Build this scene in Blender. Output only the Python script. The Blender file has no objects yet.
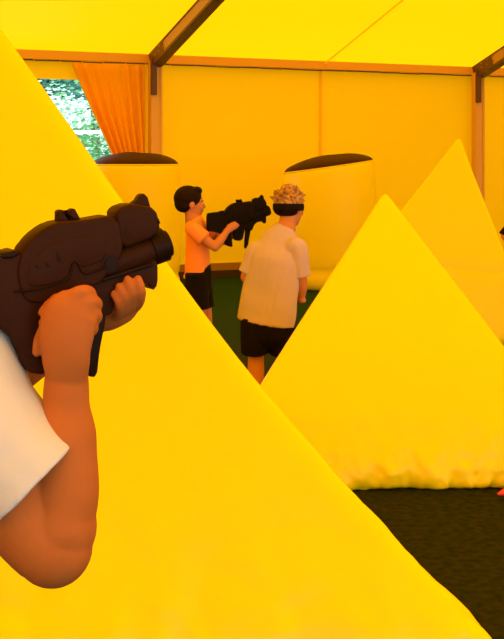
import bpy, bmesh, math, random
from mathutils import Vector, Matrix, noise
random.seed(7)
C = bpy.context.scene.collection
PI = math.pi
V = Vector
F = 1250.0; CX = 252.0; HY = 157.0; H = 1.69

def P(px, py, Y):
    """world point seen at pixel (px, py) at distance Y in front of the camera"""
    return V(((px - CX) / F * Y, Y, H - (py - HY) / F * Y))

# ------------------------------------------------------------------ objects
def obj(name, bm, mat, parent=None, smooth=True, loc=None):
    me = bpy.data.meshes.new(name)
    bmesh.ops.recalc_face_normals(bm, faces=bm.faces)
    bm.to_mesh(me); bm.free()
    if smooth:
        for p in me.polygons: p.use_smooth = True
    if mat: me.materials.append(mat)
    o = bpy.data.objects.new(name, me); C.objects.link(o)
    if parent:
        o.parent = parent
        o.matrix_parent_inverse = parent.matrix_basis.inverted()
    return o

def tag(o, label, cat, group=None, kind=None):
    o['label'] = label; o['category'] = cat
    if group: o['group'] = group
    if kind: o['kind'] = kind
    return o

def struct(name, bm, mat, smooth=False):
    o = obj(name, bm, mat, None, smooth); o['kind'] = 'structure'
    return o

def thing(name, label, cat, loc=(0, 0, 0), group=None, rotz=0):
    o = bpy.data.objects.new(name, None); C.objects.link(o)
    o.location = loc; o.rotation_euler = (0, 0, rotz); o.empty_display_size = .1
    o.matrix_basis = Matrix.Translation(loc) @ Matrix.Rotation(rotz, 4, 'Z')
    return tag(o, label, cat, group)

def voxel(o, size, smooth=6, fac=.5, sub=0):
    """merge overlapping volumes of one mesh into one continuous skin"""
    m = o.modifiers.new('r', 'REMESH'); m.mode = 'VOXEL'; m.voxel_size = size; m.use_smooth_shade = True
    if smooth:
        s = o.modifiers.new('s', 'SMOOTH'); s.iterations = smooth; s.factor = fac
    dg = bpy.context.evaluated_depsgraph_get(); dg.update()
    me = bpy.data.meshes.new_from_object(o.evaluated_get(dg))
    me.name = o.data.name
    o.modifiers.clear(); old = o.data; mats = [m_ for m_ in old.materials]
    o.data = me
    if not me.materials:
        for m_ in mats: me.materials.append(m_)
    for p in me.polygons: p.use_smooth = True
    return o

# ------------------------------------------------------------------ materials
def mat(name, col, rough=.5, bump=0, bscale=20, spec=.5, var=0, vscale=3, var2=None, metal=0, sss=0, detail=4, bdist=.01):
    m = bpy.data.materials.new(name); m.use_nodes = True
    nt = m.node_tree; b = nt.nodes['Principled BSDF']
    b.inputs['Base Color'].default_value = (*col, 1); b.inputs['Roughness'].default_value = rough
    b.inputs['Specular IOR Level'].default_value = spec; b.inputs['Metallic'].default_value = metal
    if sss:
        b.inputs['Subsurface Weight'].default_value = sss
        b.inputs['Subsurface Radius'].default_value = (.012, .005, .002); b.inputs['Subsurface Scale'].default_value = 1
    tc = nt.nodes.new('ShaderNodeTexCoord')
    if var or var2:
        n = nt.nodes.new('ShaderNodeTexNoise'); n.inputs['Scale'].default_value = vscale; n.inputs['Detail'].default_value = detail
        nt.links.new(tc.outputs['Object'], n.inputs['Vector'])
        r = nt.nodes.new('ShaderNodeValToRGB')
        r.color_ramp.elements[0].position = .35; r.color_ramp.elements[1].position = .65
        c2 = var2 or tuple(min(1, c * (1 - var)) for c in col)
        r.color_ramp.elements[0].color = (*c2, 1); r.color_ramp.elements[1].color = (*col, 1)
        nt.links.new(n.outputs[0], r.inputs[0]); nt.links.new(r.outputs[0], b.inputs['Base Color'])
    if bump:
        n2 = nt.nodes.new('ShaderNodeTexNoise'); n2.inputs['Scale'].default_value = bscale; n2.inputs['Detail'].default_value = 5
        nt.links.new(tc.outputs['Object'], n2.inputs['Vector'])
        bp = nt.nodes.new('ShaderNodeBump'); bp.inputs['Strength'].default_value = bump; bp.inputs['Distance'].default_value = bdist
        nt.links.new(n2.outputs[0], bp.inputs['Height']); nt.links.new(bp.outputs[0], b.inputs['Normal'])
    return m

def fabric(name, col, tcol, mix, rough=.6, bump=.2, bscale=1.5, bdist=.05):
    """tent cloth: partly reflects, partly lets daylight through"""
    m = bpy.data.materials.new(name); m.use_nodes = True
    nt = m.node_tree; b = nt.nodes['Principled BSDF']; out = nt.nodes['Material Output']
    b.inputs['Base Color'].default_value = (*col, 1); b.inputs['Roughness'].default_value = rough
    b.inputs['Specular IOR Level'].default_value = .08
    t = nt.nodes.new('ShaderNodeBsdfTranslucent'); t.inputs['Color'].default_value = (*tcol, 1)
    mx = nt.nodes.new('ShaderNodeMixShader'); mx.inputs[0].default_value = mix
    nt.links.new(b.outputs[0], mx.inputs[1]); nt.links.new(t.outputs[0], mx.inputs[2]); nt.links.new(mx.outputs[0], out.inputs[0])
    tc = nt.nodes.new('ShaderNodeTexCoord'); n2 = nt.nodes.new('ShaderNodeTexNoise')
    n2.inputs['Scale'].default_value = bscale; n2.inputs['Detail'].default_value = 3
    bp = nt.nodes.new('ShaderNodeBump'); bp.inputs['Strength'].default_value = bump; bp.inputs['Distance'].default_value = bdist
    nt.links.new(tc.outputs['Object'], n2.inputs['Vector']); nt.links.new(n2.outputs[0], bp.inputs['Height'])
    nt.links.new(bp.outputs[0], b.inputs['Normal']); nt.links.new(bp.outputs[0], t.inputs['Normal'])
    return m

M = {}
M['roof'] = fabric('roof_cloth', (.95, .52, .0), (1, .395, .001), .55)
M['wallcloth'] = fabric('wall_cloth', (.95, .67, .001), (1, .56, .001), .14, bump=.25, bscale=.9)
M['curtain'] = fabric('curtain_cloth', (.95, .50, .002), (1, .46, .002), .25)
M['seamcloth'] = fabric('roof_seam_cloth', (.95, .60, 0), (1, .80, .01), .85)
M['beam'] = mat('painted_beam', (.80, .42, .02), .6, spec=.2)
M['keder'] = mat('keder_strip', (.20, .08, .01), .7)
M['vinyl'] = mat('yellow_vinyl', (.98, .80, .0), .36, bump=.05, bscale=6, spec=.18)
M['vinyl_back'] = mat('yellow_vinyl_worn', (.98, .80, .0), .42, bump=.05, bscale=6, spec=.14)
M['blackvinyl'] = mat('black_vinyl', (.040, .010, .002), .6, bump=.3, bscale=9, spec=.2)
M['turf'] = mat('turf', (.040, .038, .002), .95, bump=.9, bscale=160, spec=.05, var2=(.014, .024, .002), vscale=24, bdist=.02, detail=8)
M['skirt'] = mat('skirt_strip', (.36, .18, .01), .7, bump=.2, bscale=8)
M['dark'] = mat('dark_strip', (.04, .02, .008), .8)
M['alu'] = mat('tent_aluminium', (.45, .26, .10), .45, metal=0, spec=.5, bump=.05, bscale=30)
M['alu_dark'] = mat('dark_steel', (.10, .045, .018), .5, spec=.4)
M['seam'] = mat('welded_seam', (.95, .58, .001), .6, spec=.1)
M['post'] = mat('post_aluminium', (.72, .42, .09), .5, spec=.2)
M['gun'] = mat('blaster_plastic', (.034, .0095, .002), .5, spec=.08, bump=.08, bscale=60)
M['gun2'] = mat('blaster_plastic_dark', (.015, .0045, .001), .45, spec=.1)
M['skin'] = mat('skin_tan', (.50, .150, .032), .6, spec=.12, bump=.12, bscale=70, sss=.04, var=.1, vscale=18, bdist=.003)
M['skin_kid'] = mat('skin_kid', (.58, .24, .12), .55, spec=.15, sss=.03)
M['cream'] = mat('cream_cotton', (.66, .66, .70), .9, spec=.1, bump=.3, bscale=14)
M['tan'] = mat('tan_cotton', (.57, .46, .62), .9, spec=.1, bump=.3, bscale=10)
M['orange'] = mat('orange_cotton', (.98, .33, .09), .9, spec=.1, bump=.3, bscale=12)
M['black'] = mat('black_cotton', (.010, .007, .006), .9, spec=.1)
M['navy'] = mat('dark_trousers', (.03, .03, .035), .9, spec=.1)
M['hair_dark'] = mat('hair_dark', (.012, .004, .002), .7, spec=.12, bump=.5, bscale=60)
M['hair_blond'] = mat('hair_blond', (.60, .33, .10), .6, spec=.3, var2=(.16, .07, .02), vscale=45, bump=.5, bscale=80)
M['white'] = mat('white_paint', (.85, .88, .9), .5)
M['shoe'] = mat('shoe_grey', (.25, .22, .2), .6)
M['red'] = mat('red_plastic', (.80, .05, .03), .45)
M['eye'] = mat('eye_white', (.7, .65, .6), .2)
M['lip'] = mat('lip_red', (.45, .16, .11), .5)
M['leaf_dark'] = mat('leaf_blue_green', (.03, .20, .19), .7, var2=(.08, .34, .28), vscale=2)
M['leaf_light'] = mat('leaf_light_green', (.34, .66, .36), .7, var2=(.22, .55, .36), vscale=2)
M['bark'] = mat('bark', (.12, .08, .05), .9, bump=.5)
M['ground'] = mat('pale_gravel', (.50, .52, .46), .95, var=.2, vscale=5)

def turf_wear():
    nt = M['turf'].node_tree; b = nt.nodes['Principled BSDF']
    src = b.inputs['Base Color'].links[0].from_socket
    tc = nt.nodes.new('ShaderNodeTexCoord'); sx = nt.nodes.new('ShaderNodeSeparateXYZ'); nz = nt.nodes.new('ShaderNodeTexNoise')
    nz.inputs['Scale'].default_value = 1.1; nz.inputs['Detail'].default_value = 3
    nt.links.new(tc.outputs['Object'], sx.inputs[0]); nt.links.new(tc.outputs['Object'], nz.inputs['Vector'])
    ad = nt.nodes.new('ShaderNodeMath'); ad.operation = 'MULTIPLY_ADD'; ad.inputs[1].default_value = 7
    nt.links.new(nz.outputs[0], ad.inputs[0]); nt.links.new(sx.outputs[1], ad.inputs[2])
    mr = nt.nodes.new('ShaderNodeMapRange'); mr.inputs['From Min'].default_value = 12.5; mr.inputs['From Max'].default_value = 17.5
    nt.links.new(ad.outputs[0], mr.inputs['Value'])
    mx = nt.nodes.new('ShaderNodeMix'); mx.data_type = 'RGBA'; mx.inputs['B'].default_value = (.017, .060, .004, 1)
    for i in mx.inputs:
        if i.name == 'B' and i.type == 'RGBA': i.default_value = (.017, .060, .004, 1)
    a = [i for i in mx.inputs if i.name == 'A' and i.type == 'RGBA'][0]
    nt.links.new(mr.outputs[0], mx.inputs[0]); nt.links.new(src, a)
    nt.links.new([o for o in mx.outputs if o.type == 'RGBA'][0], b.inputs['Base Color'])
turf_wear()

# ------------------------------------------------------------------ mesh helpers
def tube(bm, pts, rads, ref=V((0, 0, 1)), n=18, round_ends=True, sub=6):
    """tapering tube through pts; rads = r or (r_side, r_along_ref); rounded ends"""
    pts = [V(p) for p in pts]; rads = [(r, r) if not isinstance(r, (tuple, list)) else tuple(r) for r in rads]
    P_, R_ = [], []
    k = len(pts)
    if sub > 1 and k > 2:
        for i in range(k - 1):
            p0, p1, p2, p3 = pts[max(i - 1, 0)], pts[i], pts[i + 1], pts[min(i + 2, k - 1)]
            for j in range(sub):
                t = j / sub
                q = .5 * ((2 * p1) + (p2 - p0) * t + (2 * p0 - 5 * p1 + 4 * p2 - p3) * t * t + (-p0 + 3 * p1 - 3 * p2 + p3) * t ** 3)
                s = t * t * (3 - 2 * t)
                P_.append(q); R_.append(tuple(rads[i][a] * (1 - s) + rads[i + 1][a] * s for a in (0, 1)))
        P_.append(pts[-1]); R_.append(rads[-1])
    else:
        P_, R_ = pts, rads
    T = []
    for i in range(len(P_)):
        t = (P_[min(i + 1, len(P_) - 1)] - P_[max(i - 1, 0)])
        T.append(t.normalized() if t.length > 1e-9 else (T[-1] if T else V((0, 0, 1))))
    seq = []
    if round_ends:
        for a in (80, 60, 40, 20):
            s = math.sin(math.radians(a)); c = math.cos(math.radians(a)); r = R_[0]
            seq.append((P_[0] - T[0] * min(r) * s, (r[0] * c, r[1] * c), T[0]))
    seq += [(P_[i], R_[i], T[i]) for i in range(len(P_))]
    if round_ends:
        for a in (20, 40, 60, 80):
            s = math.sin(math.radians(a)); c = math.cos(math.radians(a)); r = R_[-1]
            seq.append((P_[-1] + T[-1] * min(r) * s, (r[0] * c, r[1] * c), T[-1]))
    rings = []
    for p, r, t in seq:
        b = ref - t * ref.dot(t)
        if b.length < .05:
            b = V((1, 0, 0)) - t * t.x
            if b.length < .05: b = V((0, 1, 0)) - t * t.y
        b.normalize(); a = b.cross(t).normalized()
        rings.append([bm.verts.new(p + a * r[0] * math.cos(2 * PI * j / n) + b * r[1] * math.sin(2 * PI * j / n)) for j in range(n)])
    for i in range(len(rings) - 1):
        for j in range(n):
            bm.faces.new((rings[i][j], rings[i][(j + 1) % n], rings[i + 1][(j + 1) % n], rings[i + 1][j]))
    bm.faces.new(list(reversed(rings[0]))); bm.faces.new(rings[-1])
    return bm

def ball(bm, c, r, rot=None, seg=20):
    r = (r, r, r) if not isinstance(r, (tuple, list)) else r
    mtx = Matrix.Translation(c) @ (rot or Matrix.Identity(4)) @ Matrix.Diagonal((*r, 1))
    bmesh.ops.create_uvsphere(bm, u_segments=seg, v_segments=seg // 2 + 2, radius=1, matrix=mtx)

def box(bm, cen, size, rot=None):
    mtx = Matrix.Translation(cen) @ (rot or Matrix.Identity(4)) @ Matrix.Diagonal((*size, 1))
    return bmesh.ops.create_cube(bm, size=1, matrix=mtx)['verts']

def bevel(bm, w, seg=2):
    bmesh.ops.bevel(bm, geom=[e for e in bm.edges if e.calc_face_angle(0) > .35], offset=w, segments=seg, profile=.5, affect='EDGES', clamp_overlap=True)

def bar(bm, a, b, w, h, up=V((0, 0, 1))):
    a, b = V(a), V(b); t = (b - a).normalized(); s = t.cross(up).normalized(); u = s.cross(t)
    vs = []
    for p in (a, b):
        for i, j in ((-1, -1), (1, -1), (1, 1), (-1, 1)):
            vs.append(bm.verts.new(p + s * w / 2 * i + u * h / 2 * j))
    for f in ((0, 1, 2, 3), (7, 6, 5, 4), (0, 4, 5, 1), (1, 5, 6, 2), (2, 6, 7, 3), (3, 7, 4, 0)):
        bm.faces.new([vs[i] for i in f])

# ------------------------------------------------------------------ the tent frame (s along the back wall, t towards the camera)
P1 = V(((152 - CX) / F * 16.9, 16.9, 0))
P2 = V(((473.5 - CX) / F * 19.26, 19.26, 0))
wd = (P2 - P1); BAY = wd.length; wd.normalize()
nd = V((wd.y, -wd.x, 0))
def T(s, t, z): return P1 + wd * s + nd * t + V((0, 0, z))
def S(px):      # where the wall line is seen at column px
    k = (px - CX) / F
    return (k * P1.y - P1.x) / (wd.x - k * wd.y)
def WZ(px, py): # height of a wall point at pixel
    q = T(S(px), 0, 0); return H - (py - HY) / F * q.y
EAVE = 3.0; RISE = .338; SPAN = 20.0
RIDGE = EAVE + RISE * SPAN / 2
SL, SR = -3 * BAY, 3 * BAY
TENT_ROT = Matrix.Rotation(math.atan2(wd.y, wd.x), 4, 'Z')

# floor
bm = bmesh.new()
vs = [bm.verts.new(T(s, t, 0)) for s, t in ((SL - .2, -.05), (SR + .2, -.05), (SR + .2, SPAN + .2), (SL - .2, SPAN + .2))]
bm.faces.new(vs); struct('floor', bm, M['turf'])
# ground outside
bm = bmesh.new()
vs = [bm.verts.new(T(s, t, -.03)) for s, t in ((SL - 40, -60), (SR + 40, -60), (SR + 40, SPAN + 40), (SL - 40, SPAN + 40))]
bm.faces.new(vs); struct('ground', bm, M['ground'])

# ceiling cloth: two slopes, each bay sags a little between the rafters
bm = bmesh.new(); NB = 6; SU = 10; TU = 24
grid = []
for j in range(2 * TU + 1):
    t = SPAN * j / (2 * TU); z = EAVE + .085 + RISE * (t if t <= SPAN / 2 else SPAN - t)
    if j == 0: t, z = -.14, z - .03
    row = []
    for i in range(NB * SU + 1):
        s = SL + (SR - SL) * i / (NB * SU); u = (i % SU) / SU
        row.append(bm.verts.new(T(s, t, z - .02 - .05 * math.sin(PI * u) * min(1, t))))
    grid.append(row)
for j in range(2 * TU):
    for i in range(NB * SU):
        bm.faces.new((grid[j][i], grid[j][i + 1], grid[j + 1][i + 1], grid[j + 1][i]))
struct('ceiling', bm, M['roof'], True)

# welded seams of the roof and wall cloth
bm = bmesh.new()
for s0 in (S(322), ):
    for j in range(2 * TU // 2):
        t0, t1 = SPAN * j / (2 * TU), SPAN * (j + 1) / (2 * TU)
        u = ((s0 - SL) / BAY) % 1
        z0 = EAVE + .055 + RISE * t0 - .05 * math.sin(PI * u); z1 = EAVE + .055 + RISE * t1 - .05 * math.sin(PI * u)
        bar(bm, T(s0, t0, z0), T(s0, t1, z1), .028, .004)
struct('trim_1', bm, M['seamcloth'])

# back wall cloth with a doorway left of the left post
DO0, DO1, DZ = S(-120), S(128), WZ(60, 79)
def wall_cloth(bm, s0, s1, z0, z1, n=14, m=8):
    rows = []
    for j in range(m + 1):
        row = []
        for i in range(n + 1):
            s = s0 + (s1 - s0) * i / n; z = z0 + (z1 - z0) * j / m
            d = -.055 + .012 * noise.noise(V((s * 1.3, z * .5, 3)))
            row.append(bm.verts.new(T(s, d, z)))
        rows.append(row)
    for j in range(m):
        for i in range(n):
            bm.faces.new((rows[j][i], rows[j][i + 1], rows[j + 1][i + 1], rows[j + 1][i]))
bm = bmesh.new()
wall_cloth(bm, SL, DO0, .02, EAVE, 40)
wall_cloth(bm, DO0, DO1, DZ, EAVE, 14, 3)
wall_cloth(bm, DO1, SR, .02, EAVE, 90)
struct('wall_back', bm, M['wallcloth'], True)
bm = bmesh.new()
bar(bm, T(S(322), -.036, .1), T(S(322), -.036, EAVE), .045, .006, up=nd)
struct('trim_2', bm, M['seam'])
# ends and the near long side (open above a low wall, daylight comes in there)
for nm, s in (('wall_left', SL), ('wall_right', SR)):
    bm = bmesh.new()
    a = [(0, 0), (SPAN, 0), (SPAN, EAVE + .1), (SPAN / 2, RIDGE + .1), (0, EAVE + .1)]
    bm.faces.new([bm.verts.new(T(s, t, z)) for t, z in a])
    struct(nm, bm, M['wallcloth'])

# eave beam along the wall top, with the keder strip the cloth hangs from
bm = bmesh.new()
bar(bm, T(SL, .02, EAVE + .015), T(SR, .02, EAVE + .015), .09, .115)
struct('trim_3', bm, M['beam'])
bm = bmesh.new()
s = SL
while s < SR:
    L = .26 + .1 * random.random()
    bar(bm, T(s, -.03, EAVE - .05 - .008 * random.random()), T(s + L, -.03, EAVE - .05 - .008 * random.random()), .02, .016)
    s += L + .015
struct('trim_4', bm, M['keder'])

# strip along the bottom of the back wall
for a, b in ((SL, DO0), (DO1, SR)):
    pass
bm = bmesh.new()
bar(bm, T(DO1, -.04, .165), T(SR, -.04, .165), .04, .10)
bar(bm, T(SL, -.04, .165), T(DO0, -.04, .165), .04, .10)
struct('trim_5', bm, M['skirt'])
bm = bmesh.new()
bar(bm, T(DO1, -.03, .058), T(SR, -.03, .058), .05, .11)
bar(bm, T(SL, -.03, .058), T(DO0, -.03, .058), .05, .11)
struct('baseboard_back', bm, M['dark'])

# posts and rafters: extruded aluminium with grooves
def post(s, label):
    t = thing('tent_post', label, 'post', T(s, .12, 0), 'posts of the back wall')
    bm = bmesh.new()
    for ds, w, d in ((-.065, .03, .12), (0, .10, .09), (.065, .03, .12)):
        a = T(s + ds, .12, .01); b = T(s + ds, .12, EAVE - .02)
        bar(bm, a, b, w, d, up=nd)
    obj('profile', bm, M['post'], t, False)
    bm = bmesh.new(); bar(bm, T(s, .12, 0), T(s, .12, .014), .26, .26, up=nd)
    obj('base_plate', bm, M['alu_dark'], t, False)
    bm = bmesh.new()
    bar(bm, T(s - .055, .20, EAVE - .48), T(s - .055, .20, EAVE + .02), .075, .05, up=nd)
    obj('corner_bracket', bm, M['alu_dark'], t, False)
    return t
def rafter(s, label):
    t = thing('roof_rafter', label, 'beam', T(s, .12, EAVE), 'rafters under the roof cloth')
    n = (nd + V((0, 0, RISE))).normalized(); up = V((0, 0, 1))
    for nm, dz, w, h, m in (('profile', -.03, .13, .16, 'alu'), ('lower_flange', -.125, .15, .035, 'alu_dark'), ('upper_flange', .057, .15, .02, 'alu_dark')):
        bm = bmesh.new()
        a = T(s, .05, EAVE + .0 + dz); b = T(s, SPAN / 2, EAVE + .0 + RISE * (SPAN / 2 - .05) + dz)
        bar(bm, a, b, w, h)
        obj(nm, bm, M[m], t, False)
    bm = bmesh.new(); bar(bm, T(s - .068, .1, EAVE - .02), T(s - .068, .55, EAVE - .02 + RISE * .5), .012, .17)
    gp_ = obj('gusset_plate', bm, M['alu_dark'], t, False)
    for k in range(2):
        for q in range(3):
            tt = .3 + q * .14
            bm = bmesh.new(); ball(bm, T(s - .074, tt, EAVE - .02 + RISE * tt + (-.04 + .07 * k)), .012, seg=8)
            o_ = obj('bolt', bm, M['alu'], gp_)
    return t
post(0, 'aluminium tent post beside the open curtain, left of the two back wall posts')
post(BAY, 'aluminium tent post at the right, behind the tall back pyramid')
rafter(0, 'sloping aluminium rafter rising from the post beside the curtain')
rafter(BAY, 'sloping aluminium rafter rising from the right hand post')

# curtain gathered beside the doorway
bm = bmesh.new(); rows = []
NF = 70; NZ = 34
sT0, sT1 = S(70), S(144)
sB0, sB1 = S(126), S(144)
for j in range(NZ + 1):
    v = j / NZ; z = EAVE - .08 - v * (EAVE - .12)
    vt = min(1, v / .58)
    s0 = sT0 + (sB0 - sT0) * (vt ** 1.05); s1 = sT1 + (sB1 - sT1) * vt
    if v > .58: s0 -= (v - .58) * .25
    row = []
    for i in range(NF + 1):
        u = i / NF
        amp = .016 + .045 * vt
        d = .06 + amp * math.sin(u * 2 * PI * 7 + .6 * math.sin(v * 4 + u * 9)) + .012 * math.sin(u * 37 + v * 3)
        row.append(bm.verts.new(T(s0 + (s1 - s0) * (u ** (1 + .15 * vt)), d, z)))
    rows.append(row)
for j in range(NZ):
    for i in range(NF):
        bm.faces.new((rows[j][i], rows[j][i + 1], rows[j + 1][i + 1], rows[j + 1][i]))
cur = obj('door_curtain', bm, M['curtain'])
tag(cur, 'orange curtain drawn aside in folds beside the left post', 'curtain')
sd = cur.modifiers.new('t', 'SOLIDIFY'); sd.thickness = .004

# ------------------------------------------------------------------ inflatable bunkers
def soft_pyramid(base, apex, p=16, k=0.0, wr=.02, seed=0, N=90, crease=None, z0=0.0):
    base = [V((*b, z0)) for b in base]; A = V(apex); nb = len(base)
    cen = (sum(base, V()) / nb) * .74 + A * .26
    planes = []
    for i in range(nb):
        a, b = base[i], base[(i + 1) % nb]
        n = (b - a).cross(A - a).normalized()
        if n.dot(cen - a) > 0: n = -n
        planes.append((n, n.dot(a - cen)))
    planes.append((V((0, 0, -1)), cen.z - z0))
    def r(d):
        s = 0
        for i, (n, h) in enumerate(planes):
            q = n.dot(d)
            if q > 0: s += (q / h) ** p
        return s ** (-1 / p)
    bm = bmesh.new()
    tris = [(base[i], base[(i + 1) % nb], A) for i in range(nb)] + [(base[0], base[(i + 1)], base[i + 2 - 0]) for i in range(nb - 2)]
    ht = A.z - z0
    cache = {}
    def vert(q):
        key = (round(q.x, 5), round(q.y, 5), round(q.z, 5))
        if key in cache: return cache[key]
        d = (q - cen).normalized(); w = cen + d * r(d)
        h = min(1, max(0, (w.z - z0) / ht)); ax = V((A.x + (cen.x - A.x) * (1 - h), A.y + (cen.y - A.y) * (1 - h), w.z))
        f = 1 - k * 4 * h * (1 - h)
        # drape folds that fade upwards from the floor seam
        low = math.exp(-h * 9)
        f1 = noise.noise(V((w.x * 5 + seed, w.y * 5, w.z * 3)))
        f2 = noise.noise(V((w.x * 13 + seed, w.y * 13, w.z * 5)))
        f3 = noise.noise(V((w.x * 26 + seed, w.y * 26, w.z * 14)))
        f += wr * low * (f1 + .6 * f2 + .35 * f3) + .004 * noise.noise(w * 1.6 + V((seed, 0, 0)))
        f -= .07 * max(0, 1 - (w.z - z0) / .13) ** 2
        if crease:
            f -= crease[1] * math.exp(-((h - crease[0] - .015 * math.sin(w.x * 5)) / .012) ** 2)
        w2 = ax + (w - ax) * f
        cache[key] = bm.verts.new(V((w2.x, w2.y, max(z0 + .002, w.z))))
        return cache[key]
    for a, b, c in tris:
        g = []
        for i in range(N + 1):
            g.append([vert(a * (1 - i / N) + c * (i / N) + (b - a) * (1 - i / N) * (j / max(1, N - i))) if i < N else vert(c) for j in range(N - i + 1)])
        for i in range(N):
            for j in range(N - i):
                try: bm.faces.new((g[i][j], g[i][j + 1], g[i + 1][j]))
                except ValueError: pass
                if j < N - i - 1:
                    try: bm.faces.new((g[i][j + 1], g[i + 1][j + 1], g[i + 1][j]))
                    except ValueError: pass
    return bm

def dist_pt(px, Y): return ((px - CX) / F * Y, Y)
# large front pyramid
ap = P(-68, -70, 5.0)
o = obj('inflatable_pyramid', soft_pyramid([(.98, 4.02), (-3.3, 4.05), (-1.15, 7.3)], ap, p=26, k=.12, wr=.035, seed=3, N=110), M['vinyl'])
tag(o, 'largest yellow inflatable pyramid, nearest, behind the arm of the shooting man', 'inflatable pyramid', 'yellow inflatable pyramids')
# right pyramid
ap = P(385, 185, 7.0)
o = obj('inflatable_pyramid', soft_pyramid([(1.80, 6.33), (-.29, 6.22), (.74, 8.05)], ap, p=24, k=-.05, wr=.085, seed=11, N=110), M['vinyl'])
tag(o, 'yellow inflatable pyramid at the right in front of the tan shirted child', 'inflatable pyramid', 'yellow inflatable pyramids')
# tall pyramid behind it
ap = P(460, 131, 11.3)
o = obj('inflatable_pyramid', soft_pyramid([(2.46, 10.9), (.42, 10.8), (1.86, 12.5)], ap, p=22, k=-.10, wr=.05, seed=23, N=100, crease=(.36, .02)), M['vinyl_back'])
tag(o, 'tallest pointed yellow inflatable pyramid at the far right, before the right post', 'inflatable pyramid', 'yellow inflatable pyramids')

def can(name_label, cx, cy, R, Hc, tilt, lean=0, seed=0):
    t = thing('inflatable_cylinder', name_label, 'inflatable cylinder', (cx, cy, 0), 'yellow cylinders with black tops')
    n = 96
    def ring(bm, z, rr, fz=0):
        return [bm.verts.new((cx + rr * math.cos(2 * PI * j / n), cy + rr * math.sin(2 * PI * j / n), z + fz * math.cos(2 * PI * j / n) + 0)) for j in range(n)]
    bm = bmesh.new(); rings = []
    prof = [(0.004, .86), (.02, .93), (.06, .975), (.12, .99), (.16, .955), (.19, .985)] + [(.22 + .7 * i / 16, 1 + .035 * math.sin(PI * i / 16)) for i in range(17)] + [(.95, .99), (.98, .975), (1.0, .95)]
    for z, rr in prof:
        w = []
        for j in range(n):
            a = 2 * PI * j / n
            wob = 1 + (.03 * math.exp(-z * 9) + .008) * noise.noise(V((math.cos(a) * 3 + seed, math.sin(a) * 3, z * 6)))
            w.append(bm.verts.new((cx + R * rr * wob * math.cos(a), cy + R * rr * wob * math.sin(a), Hc * z + tilt * math.cos(a) * z)))
        rings.append(w)
    for a, b in zip(rings, rings[1:]):
        for j in range(n): bm.faces.new((a[j], a[(j + 1) % n], b[(j + 1) % n], b[j]))
    bm.faces.new(rings[0]); bm.faces.new(rings[-1])
    obj('body', bm, M['vinyl_back'], t)
    bm = bmesh.new(); rings = []
    for i in range(13):
        ph = i / 12 * PI / 2; rr = .96 * math.cos(ph); z = .155 * math.sin(ph)
        rings.append([bm.verts.new((cx + R * rr * math.cos(2 * PI * j / n), cy + R * rr * math.sin(2 * PI * j / n),
                      Hc - .004 + tilt * rr * math.cos(2 * PI * j / n) + z * (1 + .12 * noise.noise(V((rr * 2 * math.cos(2 * PI * j / n), rr * 2 * math.sin(2 * PI * j / n), seed)))) )) for j in range(n)])
    for a, b in zip(rings, rings[1:]):
        for j in range(n): bm.faces.new((a[j], a[(j + 1) % n], b[(j + 1) % n], b[j]))
    bmesh.ops.remove_doubles(bm, verts=bm.verts, dist=1e-5)
    obj('top_cover', bm, M['blackvinyl'], t)
    bm = bmesh.new()
    mj = [bm.verts.new((0, 0, 0))]; bm.free(); bm = bmesh.new()
    pts = [V((cx + R * .955 * math.cos(2 * PI * j / 64), cy + R * .955 * math.sin(2 * PI * j / 64), Hc + tilt * .955 * math.cos(2 * PI * j / 64))) for j in range(65)]
    tube(bm, pts, [.009] * 65, n=8, round_ends=False, sub=1)
    obj('rim_piping', bm, M['vinyl_back'], t)
    return t
q = P(135.5, 165, 15.4); can('yellow inflatable cylinder with dark domed top, before the curtain', q.x, 15.4, .55, 1.595, .0, seed=2)
q = P(329, 165, 16.1); can('yellow inflatable cylinder with slanting black top behind the tan shirted child', q.x, 16.2, .60, 1.565, .085, seed=8)

# ------------------------------------------------------------------ blaster (local x forward, z up)
YAW = math.radians(24)
GO = P(100, 255, 1.86)
fw = V((math.cos(YAW), math.sin(YAW), 0)); gn = V((-math.sin(YAW), math.cos(YAW), 0))  # gn points away from the camera
GOFF = .012
def G(px, py):
    kx = (px - CX) / F; kz = -(py - HY) / F
    d = V((kx, 1, kz)); o_ = V((0, 0, H))
    t = (GO - gn * GOFF - o_).dot(gn) / d.dot(gn)
    w = o_ + d * t - GO
    return (w.dot(fw), w.z)
def slab(bm, poly, w, off=0, bev=.004):
    b2 = bmesh.new()
    a = [b2.verts.new((x, off - w / 2, z)) for x, z in poly]; b = [b2.verts.new((x, off + w / 2, z)) for x, z in poly]
    n = len(poly); b2.faces.new(a); b2.faces.new(list(reversed(b)))
    for i in range(n): b2.faces.new((a[i], b[i], b[(i + 1) % n], a[(i + 1) % n]))
    bmesh.ops.recalc_face_normals(b2, faces=b2.faces)
    bmesh.ops.bevel(b2, geom=[e for e in b2.edges if e.calc_face_angle(0) > .5], offset=bev, segments=3, profile=.5, affect='EDGES', clamp_overlap=True)
    me = bpy.data.meshes.new('tmp'); b2.to_mesh(me); b2.free(); bm.from_mesh(me); bpy.data.meshes.remove(me)
def smooth_poly(pts, it=1):
    for _ in range(it):
        q = []
        for i in range(len(pts)):
            a, b = pts[i], pts[(i + 1) % len(pts)]
            q += [(a[0] * .8 + b[0] * .2, a[1] * .8 + b[1] * .2), (a[0] * .2 + b[0] * .8, a[1] * .2 + b[1] * .8)]
        pts = q
    return pts
def gpoly(*pp): return [G(*p) for p in pp]

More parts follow.
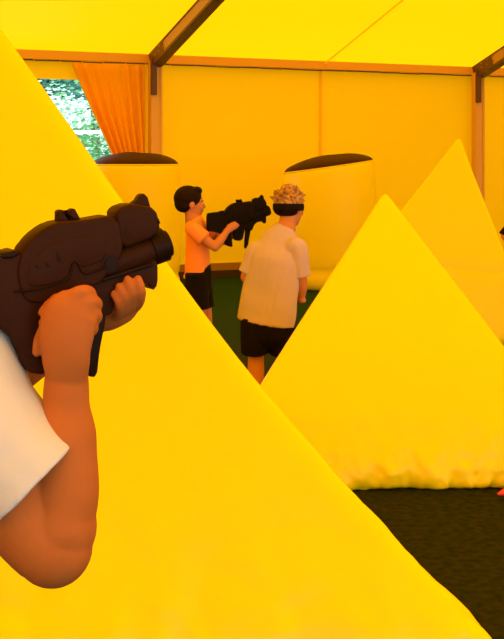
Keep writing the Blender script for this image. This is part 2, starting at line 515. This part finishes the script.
def make_blaster(label, group):
    global GOFF
    root = bpy.data.objects.new('toy_blaster', None); C.objects.link(root); tag(root, label, 'toy gun', group)
    def part(name, bm, m='gun', par=root):
        me = bpy.data.meshes.new(name); bmesh.ops.recalc_face_normals(bm, faces=bm.faces); bm.to_mesh(me); bm.free(); me.materials.append(M[m])
        for p in me.polygons: p.use_smooth = True
        try: me.set_sharp_from_angle(angle=math.radians(35))
        except Exception: pass
        o = bpy.data.objects.new(name, me); C.objects.link(o); o.parent = par; return o
    bm = bmesh.new()
    slab(bm, smooth_poly(gpoly((19, 251), (31, 236), (44, 226), (57, 221), (80, 220), (114, 214), (121, 252), (106, 270), (96, 284), (80, 286), (60, 292), (40, 303), (22, 300), (14, 275))), .060)
    rec = part('receiver', bm)
    bm = bmesh.new()
    slab(bm, smooth_poly(gpoly((26, 262), (46, 244), (62, 238), (100, 232), (103, 258), (78, 268), (70, 259), (62, 279), (36, 286), (24, 284))), .063, bev=.002)
    part('side_panel', bm, 'gun', rec)
    bm = bmesh.new()
    slab(bm, smooth_poly(gpoly((-44, 262), (-30, 258), (2, 254), (17, 251), (30, 262), (44, 300), (40, 335), (44, 368), (42, 374), (24, 371), (8, 330), (-30, 322), (-44, 326))), .052)
    stk = part('stock', bm)
    bm = bmesh.new()
    slab(bm, gpoly((-1, 258), (0, 253), (14, 249), (18, 253), (10, 258)), .058, bev=.003)
    part('cheek_rest', bm, 'gun2', stk)
    GOFF = 0; bm = bmesh.new()
    slab(bm, gpoly((56, 222), (56, 211), (60, 209), (64, 212), (67, 217), (69, 209), (73, 208), (80, 221)), .022, bev=.0025)
    part('rear_sight', bm)
    GOFF = .026; bm = bmesh.new()
    slab(bm, smooth_poly(gpoly((116, 214), (119, 208), (133, 203), (156, 208), (161, 226), (156, 237), (119, 251))), .056, bev=.006)
    shr = part('upper_shroud', bm)
    GOFF = 0; bm = bmesh.new()
    slab(bm, gpoly((128, 205), (135, 200), (138, 195), (142, 193), (146, 197), (149, 208)), .02, bev=.0025)
    part('front_sight', bm, 'gun', shr)
    bm = bmesh.new()
    def seg(pa, pb, ra, rb, re=False):
        a, b = G(*pa), G(*pb); tube(bm, [(a[0], 0, a[1]), (b[0], 0, b[1])], [ra, rb], n=28, round_ends=re, ref=V((0, 1, 0)))
    seg((92, 270), (162, 245), .0235, .0235)
    bar_ = part('barrel', bm)
    bm = bmesh.new(); seg((150, 249), (164, 244), .0265, .0265); seg((158, 246.5), (168, 243), .0235, .0205)
    part('muzzle_ring', bm, 'gun2', bar_)
    bm = bmesh.new(); a = G(104, 262); tube(bm, [(a[0], -.031, a[1]), (a[0], .031, a[1])], [.013, .013], n=28, round_ends=False)
    a = G(104, 262); tube(bm, [(a[0], -.033, a[1]), (a[0], .033, a[1])], [.008, .008], n=28, round_ends=False)
    part('side_dial', bm, 'gun2', rec)
    bm = bmesh.new()
    slab(bm, smooth_poly(gpoly((60, 288), (98, 272), (150, 257), (154, 262), (154, 284), (149, 290), (143, 281), (124, 285), (114, 296), (108, 314), (94, 314), (84, 302), (60, 302))), .036)
    part('fore_grip', bm)
    bm = bmesh.new()
    slab(bm, gpoly((96, 277), (148, 261), (149, 264), (98, 281)), .05, bev=.002)
    part('accessory_rail', bm, 'gun2'); GOFF = .012
    bm = bmesh.new()
    slab(bm, smooth_poly(gpoly((52, 292), (88, 290), (86, 318), (80, 345), (70, 352), (50, 350), (46, 325))), .030)
    part('pistol_grip', bm)
    bm = bmesh.new()
    slab(bm, smooth_poly(gpoly((86, 296), (107, 290), (106, 320), (100, 350), (97, 378), (86, 376), (88, 345), (90, 318))), .026, bev=.003)
    part('magazine', bm, 'gun2')
    bm = bmesh.new()
    ln = [(12, 290), (34, 288), (58, 281), (66, 275), (70, 262), (74, 262), (80, 272), (92, 270), (100, 266)]
    bm.free()
    for sgn in (-1, 1):
        bm = bmesh.new(); pts = [G(*q) for q in ln]; tube(bm, [(a, sgn * .0315, b) for a, b in pts], [.0018] * len(pts), n=8)
        part('moulding_line', bm, 'gun2', rec)
    for px, py, pw, ph in ((52, 250, 4, 10), (41, 260, 4, 6), (31, 263, 4, 4), (152, 216, 3, 7), (120, 226, 3, 3)):
        bm = bmesh.new()
        slab(bm, gpoly((px, py), (px + pw, py + 2), (px + pw + 2, py + ph), (px + 2, py + ph)), .0645 if px < 100 else .0575, bev=.0008)
        part('slot', bm, 'gun2', rec if px < 100 else shr)
    return root
gun = make_blaster('dark brown toy blaster held up by the man, largest and nearest', 'toy blasters held by the players')
gun.location = GO; gun.rotation_euler = (0, 0, YAW)
def dup(root, loc, rz, label, ry=0, sc=1):
    r = root.copy(); C.objects.link(r); r.location = loc; r.rotation_euler = (0, ry, rz); r.scale = (sc, sc, sc)
    r['label'] = label
    def sub(src, par):
        for ch in list(src.children):
            c = ch.copy(); C.objects.link(c); c.parent = par
            c.data = ch.data.copy(); c.data.materials.clear(); c.data.materials.append(M['black'])
            sub(ch, c)
    sub(root, r)
    return r

# ------------------------------------------------------------------ people
def hand(bm, wrist, d, nrm, L=.16, side=1, curl=(50, 60, 40), thumb_curl=.5):
    """palm, four unequal curled fingers and a thumb leaving the side of the palm"""
    d = V(d).normalized(); nrm = V(nrm); nrm = (nrm - d * nrm.dot(d)).normalized(); s = d.cross(nrm).normalized() * side
    pl = L * .5
    tube(bm, [wrist - d * .02, wrist + d * pl * .3, wrist + d * pl * .7, wrist + d * pl], [(L * .16, L * .12), (L * .20, L * .10), (L * .235, L * .085), (L * .22, L * .07)], ref=nrm)
    for i, (o_, fl) in enumerate(((-.17, .44), (-.06, .49), (.055, .46), (.16, .36))):
        p = wrist + d * pl * .9 + s * o_ * L; ang = 0; pts = [p]; dirv = d
        for k, (cv, sl) in enumerate(zip(curl, (.45, .32, .23))):
            ang += math.radians(cv); dirv = d * math.cos(ang) + nrm * math.sin(ang)
            p = p + dirv * L * fl * sl; pts.append(p)
        tube(bm, pts, [L * .055, L * .052, L * .047, L * .04], ref=s, n=10, sub=3)
    p = wrist + d * pl * .25 - s * L * .14
    q = p - s * L * .16 + d * L * .12 + nrm * L * .05; r = q + d * L * .14 + nrm * L * .12 * thumb_curl
    tube(bm, [p, q, r, r + d * L * .08 + nrm * L * .1 * thumb_curl + s * L * .04], [L * .085, L * .068, L * .06, L * .048], ref=nrm, n=10, sub=3)

def head_geo(bm, c, f, R=.1, up=V((0, 0, 1))):
    """cranium, jaw, brow, nose, chin, ears; f = facing"""
    f = V(f).normalized(); s = f.cross(up).normalized(); up = s.cross(f).normalized()
    rot = Matrix((s, f, up)).transposed().to_4x4()
    g = lambda x, y, z: c + (s * x + f * y + up * z) * R
    ball(bm, g(0, -.12, .22), (R * .78, R * .98, R * .88), rot, 24)
    ball(bm, g(0, .22, -.35), (R * .60, R * .66, R * .80), rot, 24)
    ball(bm, g(0, .50, -.88), (R * .34, R * .30, R * .24), rot)
    ball(bm, g(0, .72, .12), (R * .46, R * .16, R * .13), rot)
    tube(bm, [g(0, .82, .02), g(0, 1.0, -.22), g(0, .98, -.30)], [(R * .09, R * .08), (R * .13, R * .10), (R * .15, R * .09)], ref=f, n=10, sub=2)
    ball(bm, g(.36, .58, -.28), (R * .24, R * .22, R * .22), rot); ball(bm, g(-.36, .58, -.28), (R * .24, R * .22, R * .22), rot)
    ball(bm, g(0, .80, -.55), (R * .26, R * .11, R * .10), rot)
    for x in (-1, 1):
        ball(bm, g(.80 * x, -.05, -.10), (R * .10, R * .20, R * .28), rot)
    return g, rot

def face_parts(root, g, rot, R):
    for x in (-1, 1):
        bm = bmesh.new(); ball(bm, g(.30 * x, .76, -.04), (R * .13, R * .08, R * .07), rot, 12); ey_ = obj('eye', bm, M['eye'], root)
        bm = bmesh.new(); ball(bm, g(.30 * x, .825, -.04), (R * .055, R * .03, R * .055), rot, 10); obj('iris', bm, M['hair_dark'], ey_)
        bm = bmesh.new(); tube(bm, [g(.14 * x, .86, .13), g(.32 * x, .83, .18), g(.50 * x, .72, .12)], [R * .03, R * .035, R * .02], n=8, sub=2); obj('eyebrow', bm, M['hair_dark'], root)
    bm = bmesh.new(); tube(bm, [g(-.20, .86, -.57), g(0, .925, -.55), g(.20, .86, -.57)], [R * .02, R * .05, R * .02], n=8, sub=3); obj('lips', bm, M['lip'], root)

def hair(root, g, rot, R, m, spikes=0, vox=.006, length=0, low=-.35):
    bm = bmesh.new()
    ball(bm, g(0, -.20, .34), (R * .90, R * 1.0, R * .90), rot, 24)
    ball(bm, g(0, -.48, low + .25), (R * .80, R * .66, R * .62), rot, 24)
    ball(bm, g(0, .45, .86), (R * .62, R * .38, R * .30), rot, 20)
    rnd = random.Random(5)
    for i in range(spikes):
        a = rnd.uniform(0, 2 * PI); e = rnd.uniform(.15, 1.35)
        d = V((math.cos(a) * math.cos(e), math.sin(a) * math.cos(e) - .1, math.sin(e)))
        p = g(d.x * .78, d.y * .85 - .18, .35 + d.z * .78)
        q = g(d.x * 1.0 + rnd.uniform(-.16, .16), d.y * 1.08 - .18 + rnd.uniform(-.1, .16), .35 + d.z * 1.06 + rnd.uniform(-.05, .08))
        tube(bm, [p, (p + q) / 2 + (q - p) * .05, q], [R * .14, R * .11, R * .045], n=8, sub=2)
    o = obj('hair', bm, m, root); voxel(o, vox, 1 if spikes else 3)
    return o

def person(label, J, kind='child', skin='skin_kid', shirt=('t_shirt', 'tan'), shorts='black', hairspec=None, vox=.0065, group=None):
    """J: dictionary of joints. One continuous body, clothes as its children."""
    base = V((J['pel'].x, J['pel'].y, 0))
    root = thing('person', label, 'person', base, group)
    k = J.get('k', 1.0); fb = V(J['facing']).normalized()
    lat = fb.cross(V((0, 0, 1))).normalized()
    bm = bmesh.new(); g, rot = head_geo(bm, J['head'], J.get('look', fb), J['R'])
    R = J['R']
    tube(bm, [J['neck'] - V((0, 0, .03 * k)), J['neck'] + (J['head'] - J['neck']) * .45], [R * .56, R * .52], n=14, round_ends=True)
    sh = (J['shL'] + J['shR']) / 2; pel = J['pel']
    axis_ref = fb
    hw = (J['shR'] - J['shL']).length / 2
    tube(bm, [pel - V((0, 0, .05 * k)), pel + (sh - pel) * .35, pel + (sh - pel) * .75, sh, J['neck']],
         [(hw * .74, hw * .50), (hw * .66, hw * .44), (hw * .80, hw * .50), (hw * .86, hw * .42), (R * .62, R * .58)], ref=axis_ref)
    for sd in ('L', 'R'):
        a, e, w = J['sh' + sd], J['el' + sd], J['wr' + sd]
        tube(bm, [a + (sh - a) * .25, a, a + (e - a) * .5, e], [.040 * k, .046 * k, .038 * k, .031 * k], n=16)
        tube(bm, [e, e + (w - e) * .3, w], [.031 * k, .034 * k, .021 * k], n=16)
        hd = J.get('hd' + sd) or (w - e); hn = J.get('hn' + sd) or fb
        hand(bm, w, hd, hn, L=.145 * k, side=(1 if sd == 'L' else -1), curl=J.get('curl', (45, 60, 40)))
        hp, kn, an = J['hip' + sd], J['kn' + sd], J['an' + sd]
        tube(bm, [hp, hp + (kn - hp) * .4, kn], [.070 * k, .066 * k, .047 * k], n=18)
        tube(bm, [kn, kn + (an - kn) * .3, an], [.047 * k, .050 * k, .030 * k], n=18)
        tube(bm, [an, an + fb * .08 * k - V((0, 0, an.z - .035))], [.030 * k, .028 * k], n=12)
    body = obj('body', bm, M[skin], root); voxel(body, vox, 4)
    # shoes
    for sd in ('L', 'R'):
        an = J['an' + sd]; bm = bmesh.new()
        z = .035 * k
        tube(bm, [V((an.x, an.y, z)) - fb * .05 * k, V((an.x, an.y, z)) + fb * .05 * k, V((an.x, an.y, z * .9)) + fb * .15 * k], [(.036 * k, .034 * k), (.040 * k, .034 * k), (.036 * k, .026 * k)], ref=V((0, 0, 1)))
        tube(bm, [V((an.x, an.y, z)), V((an.x, an.y, .10 * k))], [.038 * k, .036 * k])
        so = obj('shoe', bm, M['shoe'], root); voxel(so, .006, 3)
    # shorts
    bm = bmesh.new()
    hl = J.get('shorts_len', .55)
    tube(bm, [pel + (sh - pel) * .22, pel + (sh - pel) * .05, pel - V((0, 0, .06 * k))], [(hw * J.get('sw', .90), hw * .70), (hw * J.get('sw', .95), hw * .74), (hw * J.get('sw', .95), hw * .72)], ref=fb)
    for sd in ('L', 'R'):
        hp, kn = J['hip' + sd], J['kn' + sd]
        tube(bm, [hp + V((0, 0, .075)), hp + (kn - hp) * hl * .5, hp + (kn - hp) * hl], [.080 * k, .086 * k, .088 * k], n=20, round_ends=False)
    so = obj('shorts', bm, M[shorts], root); voxel(so, .007, 3)
    # shirt
    bm = bmesh.new()
    hem = J['hem']; up = (sh - hem)
    sw = J.get('shirt', 1.0)
    pts = [hem, hem + up * .18, hem + up * .5, hem + up * .82, sh + (J['neck'] - sh) * .25, J['neck'] + V((0, 0, -.004))]
    pf = J.get('prof', (1.04, 1.0, .95, 1.02, .80))
    rr = [(hw * a * sw, hw * b * min(1.12, max(1, a)) * sw) for a, b in zip(pf, (.80, .74, .66, .64, .50))] + [(R * .74, R * .70)]
    tube(bm, pts, rr, ref=fb, n=32, round_ends=False)
    for sd in ('L', 'R'):
        a, e = J['sh' + sd], J['el' + sd]; sl = J.get('sleeve', .62)
        tube(bm, [a + (sh - a) * .35, a + V((0, 0, .004)), a + (e - a) * sl * .5, a + (e - a) * sl], [.046 * k, .052 * k, .055 * k, .058 * k], n=20, round_ends=False)
    so = obj(shirt[0], bm, M[shirt[1]], root); voxel(so, .007, 4)
    ctr = sum((v.co for v in so.data.vertices), V()) / len(so.data.vertices)
    nrms = [v.normal.copy() for v in so.data.vertices]
    for v, nn in zip(so.data.vertices, nrms):
        q = v.co.copy()
        amp = .007 * k
        v.co = q + nn * amp * (noise.noise(V((q.x * 9, q.y * 9, q.z * 5 + q.x * 6))) + .5 * noise.noise(V((q.x * 22, q.y * 22, q.z * 9 - q.x * 14))))
    hair(root, g, rot, R, M[hairspec[0]], hairspec[1], low=hairspec[2])
    face_parts(root, g, rot, R)
    return root, g, rot

# child in the orange shirt, seen from the side, aiming
Y1 = 8.56
def K(px, py, dy=0): return P(px, py, Y1 + dy)
f1 = V((.97, .22, 0)).normalized()
J = dict(k=.95, R=.098, facing=f1, look=V((.97, .25, 0)), head=K(190.5, 203), neck=K(193, 219.5), shL=K(203, 228.5, .12), shR=K(192, 228.5, -.13),
         elR=K(215, 247.5, -.16), wrR=K(228, 230, -.09), elL=K(224, 241, .13), wrL=K(245, 222, .05),
         pel=K(198, 279), hem=K(197.5, 278.5), hipL=K(200, 284, .08), hipR=K(196, 284, -.08),
         hdR=V((.75, .15, .6)), hnR=V((.3, .9, .2)), hdL=V((.8, -.5, .45)), hnL=V((-.1, -.7, .6)), shorts_len=.42, sleeve=.55, shirt=.93)
kb = K(199, 0); 
J['knL'] = V((K(206, 0).x, Y1 + .08, .42)); J['knR'] = V((K(200, 0).x, Y1 - .08, .42))
J['anL'] = V((K(206, 0).x, Y1 + .10, .075)); J['anR'] = V((K(192, 0).x, Y1 - .10, .075))
person('child with dark hair in an orange t-shirt aiming a black blaster to the right', J, shirt=('t_shirt', 'orange'), hairspec=('hair_dark', 0, -.30), group='children playing')

# child in the tan shirt, seen from behind
Y2 = 7.95
def K2(px, py, dy=0): return P(px, py, Y2 + dy)
f2 = V((.30, .95, 0)).normalized()
J = dict(k=1.08, R=.104, facing=f2, look=V((.62, .78, -.12)), head=K2(290, 207.5, .06), neck=K2(286, 228, .02), shL=K2(257, 246, .0), shR=K2(300, 245, -.03),
         elR=K2(306, 279, .0), wrR=K2(304, 305, .16), elL=K2(243, 277, .06), wrL=K2(262, 298, .24),
         pel=K2(267, 322), hem=K2(266, 323), hipL=K2(254, 328), hipR=K2(281, 328),
         hdR=V((-.5, .8, 0)), hdL=V((.5, .8, 0)), hnR=V((0, .3, 1)), hnL=V((0, .3, 1)), shorts_len=.84, sleeve=.86, shirt=1.0, prof=(1.36, 1.38, 1.34, 1.24, .90), sw=1.14)
J['knL'] = V((K2(256, 0).x, Y2 + .05, .42)); J['knR'] = V((K2(284, 0).x, Y2 + .06, .42))
J['anL'] = V((K2(256, 0).x, Y2 - .02, .075)); J['anR'] = V((K2(286, 0).x, Y2 - .02, .075))
J['shL'] = K2(256, 250, .03); J['shR'] = K2(297, 247, -.06)
J['elR'] = K2(302, 281, -.03); J['wrR'] = K2(301, 300, .04); J['elL'] = K2(245.5, 277, .04)
rt, g, rot = person('child with blond tousled hair in a tan t-shirt, seen from behind', J, shirt=('t_shirt', 'tan'), hairspec=('hair_blond', 60, -.10), group='children playing')
R = J['R']
bm = bmesh.new()
pts = [g(.86 * math.cos(a), .98 * math.sin(a) - .16, .02 + .10 * math.sin(a)) for a in [2 * PI * i / 40 for i in range(41)]]
tube(bm, pts, [(R * .07, R * .24)] * 41, n=10, round_ends=False, sub=1)
obj('headband', bm, M['black'], rt)
# dark back hair under the band
bm = bmesh.new()
ball(bm, g(0, -.42, -.22), (R * .80, R * .66, R * .40), rot)
nh = obj('nape_hair', bm, M['hair_dark'], rt)

# player at the right edge, only an elbow shows
Y3 = 12.4
def K3(px, py, dy=0): return P(px, py, Y3 + dy)
f3 = V((-.25, -.95, 0)).normalized()
J = dict(k=.9, R=.095, facing=f3, head=K3(531, 196), neck=K3(531, 208), shL=K3(542, 214), shR=K3(518, 214),
         elR=K3(503.5, 236, 0), wrR=K3(516, 250, -.16), elL=K3(552, 236), wrL=K3(538, 246, -.2),
         pel=K3(531, 254), hem=K3(531, 255), hipL=K3(537, 262), hipR=K3(524, 262), shorts_len=.6, sleeve=.98)
for sd, px in (('L', 538), ('R', 523)):
    J['kn' + sd] = V((K3(px, 0).x, Y3 - .03, .36)); J['an' + sd] = V((K3(px, 0).x, Y3, .07))
person('player in a black shirt at the right edge, only the elbow showing', J, shirt=('t_shirt', 'black'), hairspec=('hair_dark', 0, -.35), group='children playing')

# ------------------------------------------------------------------ the man with the blaster
YM = 1.79
def m(px, py, Y=YM): return P(px, py, Y)
root = thing('person', 'man in a cream t-shirt at the left edge, arms raised holding a toy blaster', 'person', (-.60, 1.98, 0))
fm = V((math.cos(math.radians(50)), math.sin(math.radians(50)), 0)); lm = V((-fm.y, fm.x, 0))
hc = V((-.507, 1.90, 1.675)); lookm = V((.92, .40, -.03))
bm = bmesh.new(); g, rot = head_geo(bm, hc, lookm, .112)
neck = V((-.575, 1.93, 1.50))
tube(bm, [neck - V((.01, 0, .05)), hc - V((.03, 0, .08))], [.062, .058])
shR = m(-46, 342, 1.83); shL = shR + lm * .38 + V((0, 0, .01)); sh = (shR + shL) / 2
pelm = V((-.66, 2.02, .95))
tube(bm, [pelm - V((0, 0, .06)), pelm + (sh - pelm) * .4, pelm + (sh - pelm) * .8, sh, neck], [(.16, .11), (.14, .10), (.165, .115), (.14, .09), (.066, .062)], ref=fm)
px_r = 1 / 698.
# right arm
tube(bm, [shR, m(-16, 430), m(18, 506), m(42, 540)], [.053, .058, .060, .056], n=28)
tube(bm, [m(50, 541), m(57, 522), m(64, 495), m(66, 440), m(66, 400), m(67, 368)], [(.055, .052), (.053, .052), (.050, .048), (.044, .041), (.0335, .029), (.0305, .023)], ref=V((0, 1, 0)), n=28)
ball(bm, m(53, 546), (.057, .053, .059), None, 28)
ball(bm, m(60, 526), (.053, .052, .06), None, 28)
# right hand on the pistol grip: back of the hand to the camera, fingers closing round the grip
HY0 = 1.772
tube(bm, [m(67, 378, 1.785), m(66, 358, HY0), m(66, 335, HY0 - .004), m(71, 314, HY0 - .002), m(76, 303, HY0)],
     [(.030, .021), (.0345, .019), (.040, .018), (.039, .0175), (.030, .015)], ref=V((0, 1, 0)), n=24)
tube(bm, [m(60, 330, HY0 + .004), m(46, 318, HY0 + .006), m(52, 306, HY0 + .008)], [.018, .013, .012], n=14)
tube(bm, [m(50, 325, HY0 + .006), m(41, 338, HY0 + .008), m(37, 352, HY0 + .010)], [.014, .010, .0075], n=14, sub=4)
for kx, ky, ex, ey in ((81, 293, 88, 293), (85, 303, 94, 303), (86, 315, 94, 315), (83, 328, 90, 327)):
    tube(bm, [m(kx - 14, ky + 5, HY0), m(kx, ky, HY0 - .001), m(ex, ey, HY0 + .018), m(ex + 1, ey + 3, HY0 + .042), m(ex - 8, ey + 5, HY0 + .062), m(ex - 16, ey + 6, HY0 + .062)],
         [.0105, .0118, .0112, .0100, .0092, .0080], n=14, sub=4)
tube(bm, [m(56, 318, HY0 + .01), m(56, 300, HY0 + .035), m(64, 292, HY0 + .062), m(78, 290, HY0 + .068)], [.014, .012, .011, .009], n=14, sub=4)
# left arm, behind the blaster
elL = V((-.50, 2.08, 1.27)); wrL = m(98, 319, 1.92)
tube(bm, [shL, shL + (elL - shL) * .5, elL], [.052, .048, .042], n=24)
tube(bm, [elL, elL + (wrL - elL) * .3, elL + (wrL - elL) * .75, wrL], [.042, .042, .029, .022], n=24)
# left hand: palm under the fore grip, fingers coming up on the near side
tube(bm, [m(94, 320, 1.92), m(108, 318, 1.905), m(122, 312, 1.895), m(131, 305, 1.89)], [(.021, .019), (.023, .0195), (.0215, .018), (.016, .015)], ref=V((.4, 0, 1)), n=22)
for (x0, y0), (x1, y1), (x2, y2), (x3, y3), r in (((133, 309), (139, 303), (141.5, 291), (138, 279), .0074), ((126, 313), (131, 306), (132, 292), (127.5, 279.5), .0076),
                                             ((119, 316), (124, 310), (124.5, 298), (119.2, 286.5), .0074), ((112, 319), (118, 314), (119, 304), (113.5, 294), .0066)):
    tube(bm, [m(x0, y0, 1.893), m(x1, y1, 1.868), m(x2, y2, 1.845), m(x3, y3, 1.846)], [r * 1.15, r * 1.06, r, r * .86], n=14, sub=4)
tube(bm, [m(104, 320, 1.915), m(110, 306, 1.925), m(118, 294, 1.93), m(126, 284, 1.925)], [.016, .013, .012, .010], n=14, sub=4)
# legs
for s_, nm in ((1, 'L'), (-1, 'R')):
    hp = pelm + lm * .09 * s_ - V((0, 0, .03)); kn = V((hp.x, hp.y, .50)) + fm * (.04 + .10 * s_); an = V((hp.x, hp.y, .08)) + fm * .16 * s_
    tube(bm, [hp, kn, an], [.085, .058, .038], n=20)
body = obj('body', bm, M['skin'], root); voxel(body, .0028, 5)
for x in (1, -1):
    hp = pelm + lm * .09 * x - V((0, 0, .03)); kn = V((hp.x, hp.y, .50)) + fm * (.04 + .10 * x); an = V((hp.x, hp.y, .08)) + fm * .16 * x
    bm = bmesh.new(); q = V((an.x, an.y, .045))
    tube(bm, [q - fm * .07, q + fm * .07, q + fm * .19 - V((0, 0, .006))], [(.045, .043), (.05, .043), (.044, .034)])
    tube(bm, [q, q + V((0, 0, .08))], [.048, .046])
    voxel(obj('shoe', bm, M['shoe'], root), .006, 3)
bm = bmesh.new()
tube(bm, [pelm + V((0, 0, .10)), pelm, pelm - V((0, 0, .07))], [(.165, .125), (.178, .135), (.175, .13)], ref=fm)
for x in (1, -1):
    hp = pelm + lm * .09 * x - V((0, 0, .03)); kn = V((hp.x, hp.y, .50)) + fm * (.04 + .10 * x)
    tube(bm, [hp + V((0, 0, .02)), hp + (kn - hp) * .5, hp + (kn - hp) * .95], [.10, .098, .095], n=20, round_ends=False)
voxel(obj('shorts', bm, M['navy'], root), .007, 3)
bm = bmesh.new()
hem = pelm + V((0, 0, -.02))
tube(bm, [hem, hem + (sh - hem) * .4, hem + (sh - hem) * .8, sh + V((0, 0, .0)), neck + V((0, 0, -.012))], [(.185, .15), (.175, .14), (.19, .14), (.16, .11), (.085, .082)], ref=fm, n=40, round_ends=False)
s0, s1 = m(-60, 345, 1.83), m(33, 484, YM); ax = (s1 - s0).normalized()
tube(bm, [shR + (sh - shR) * .4, m(-46, 340, 1.83), m(-28, 410, 1.80), m(0, 452), s1],
     [.075, .090, .092, .091, .095], ref=V((0, 1, 0)), n=40, round_ends=False, sub=1)
el2 = shL + (elL - shL) * .6
tube(bm, [shL + (sh - shL) * .4, shL, el2], [.07, .08, .075], n=30, round_ends=False)
so = obj('t_shirt', bm, M['cream'], root); voxel(so, .0036, 8)
nrms = [v.normal.copy() for v in so.data.vertices]
for v, nn in zip(so.data.vertices, nrms):
    q = v.co.copy()
    v.co = q + nn * .004 * (noise.noise(V((q.x * 12 + q.z * 7, q.y * 9, q.z * 8))) + .4 * noise.noise(q * 30))
hair(root, g, rot, .112, M['hair_dark'], 0, low=-.3)
face_parts(root, g, rot, .112)
bm = bmesh.new()
pts = [g(.74 * math.cos(a), .80 + .16 * math.sin(a) - .35 * abs(math.cos(a)) ** 3, -.02) for a in [PI * i / 16 for i in range(17)]]
tube(bm, pts, [(.004, .024)] * 17, n=10, sub=1)
for x in (-1, 1):
    tube(bm, [g(.72 * x, .45, .02), g(.86 * x, .0, .04)], [.004, .004], n=8)
obj('goggles', bm, M['gun2'], root)

# blaster of the orange shirted child, muzzle to the right
gp = K(249, 213, -.02)
gun2 = dup(gun, gp, math.radians(12), 'small black toy blaster aimed to the right by the orange shirted child', 0, 1.36)

# ------------------------------------------------------------------ small red cone lying on the turf
Yc = 6.15
bm = bmesh.new()
a = P(499, 0, Yc).x
tube(bm, [V((a, Yc, .032)), V((a + .10, Yc + .02, .052))], [.008, .048], n=28, round_ends=True)
t = thing('marker_cone', 'small red cone lying on the dark turf at the right edge', 'cone', (a + .07, Yc, 0))
obj('cone_body', bm, M['red'], t)
bm = bmesh.new(); tube(bm, [V((a + .098, Yc + .02, .056)), V((a + .108, Yc + .0215, .058))], [.056, .056], n=28, round_ends=False)
obj('cone_base', bm, M['red'], t)

# ------------------------------------------------------------------ outside: trees, hedge and a white fence seen through the doorway
def crown(bm, c, r, n, size, seed):
    rnd = random.Random(seed)
    lumps = [(V((rnd.uniform(-.6, .6) * r[0], rnd.uniform(-.6, .6) * r[1], rnd.uniform(-.6, .6) * r[2])), rnd.uniform(.35, .6)) for _ in range(14)]
    for i in range(n):
        l, q = rnd.choice(lumps)
        d = V((rnd.gauss(0, 1), rnd.gauss(0, 1), rnd.gauss(0, 1))).normalized() * q * (rnd.random() ** .3)
        p = c + l + V((d.x * r[0], d.y * r[1], d.z * r[2]))
        e = Matrix.Rotation(rnd.uniform(0, 6.3), 3, 'Z') @ Matrix.Rotation(rnd.uniform(-1, 1), 3, 'X')
        u, w = e @ V((size, 0, 0)), e @ V((0, size * .6, 0)); s = rnd.uniform(.6, 1.3)
        bm.faces.new([bm.verts.new(p - u * s), bm.verts.new(p - w * s), bm.verts.new(p + u * s), bm.verts.new(p + w * s)])
def tree(px, Y, zc, r, m_, label, seed, n=2600, size=.16):
    c = P(px, 157, Y); c.z = zc
    t = thing('tree', label, 'tree', (c.x, c.y, 0), 'trees outside the tent')
    bm = bmesh.new(); crown(bm, c, r, n, size, seed); obj('foliage', bm, M[m_], t, False)
    bm = bmesh.new(); tube(bm, [V((c.x, c.y, -.03)), V((c.x + .1, c.y, zc * .5)), c], [.18, .14, .07], n=12); obj('trunk', bm, M['bark'], t)
tree(40, 30, 4.3, (2.6, 2.2, 1.5), 'leaf_dark', 'blue green leafy tree outside, seen high in the doorway', 1, 9000, .09)
tree(92, 36, 4.1, (2.0, 2.2, 1.5), 'leaf_dark', 'distant dark leafy tree outside, beside the curtain edge', 2, 6000, .09)
def bush(px, Y, r, m_, label, seed, n=2400):
    c = P(px, 157, Y); c.z = r[2] * .8
    bm = bmesh.new(); crown(bm, c, r, n, .065, seed); tag(obj('bush', bm, M[m_], None, False), label, 'bush')
bush(88, 25, (1.6, 1.1, 1.75), 'leaf_light', 'light green bush outside behind the white fence', 5, 8000)
FY = 21.5
t = thing('garden_fence', 'white fence outside the tent, seen through the doorway', 'fence', P(70, 157, FY) - V((0, 0, H)))
bm = bmesh.new(); zt = H + 25 / F * FY
bar(bm, V((P(-40, 0, FY).x, FY, zt)), V((P(150, 0, FY).x, FY, zt)), .05, .06)
obj('top_rail', bm, M['white'], t, False)
bm = bmesh.new(); bar(bm, V((P(-40, 0, FY).x, FY, .2)), V((P(150, 0, FY).x, FY, .2)), .05, .09); obj('bottom_rail', bm, M['white'], t, False)
x = P(-40, 0, FY).x; xe = P(150, 0, FY).x
while x < xe:
    bm = bmesh.new(); bar(bm, V((x, FY + .04, -.02)), V((x, FY + .04, zt)), .035, .02); obj('picket', bm, M['white'], t, False)
    x += .085

# ------------------------------------------------------------------ light
W = bpy.data.worlds.new('world'); bpy.context.scene.world = W; W.use_nodes = True
nt = W.node_tree; bg = nt.nodes['Background']
bg.inputs[0].default_value = (.78, .92, 1.0, 1); bg.inputs[1].default_value = 1.6
L = bpy.data.lights.new('sun', 'SUN'); L.energy = 4.0; L.angle = math.radians(6); L.color = (1, .96, .9)
so = bpy.data.objects.new('sun', L); C.objects.link(so)
so.rotation_euler = V((-.25, .45, -1)).to_track_quat('-Z', 'Y').to_euler()

# ------------------------------------------------------------------ camera
cd = bpy.data.cameras.new('camera'); cam = bpy.data.objects.new('camera', cd); C.objects.link(cam)
cam.location = (0, 0, H); cam.rotation_euler = (PI / 2, 0, 0)
cd.sensor_fit = 'HORIZONTAL'; cd.sensor_width = 36; cd.lens = F / 504 * 36
cd.shift_y = -(319.5 - HY) / 504; cd.clip_start = .05; cd.clip_end = 300
sc = bpy.context.scene; sc.camera = cam
sc.view_settings.view_transform = 'Standard'; sc.view_settings.look = 'None'; sc.view_settings.gamma = 1
sc.view_settings.exposure = 0.45
sc.cycles.use_denoising = True
sc.cycles.max_bounces = 10; sc.cycles.diffuse_bounces = 6; sc.cycles.sample_clamp_indirect = 10
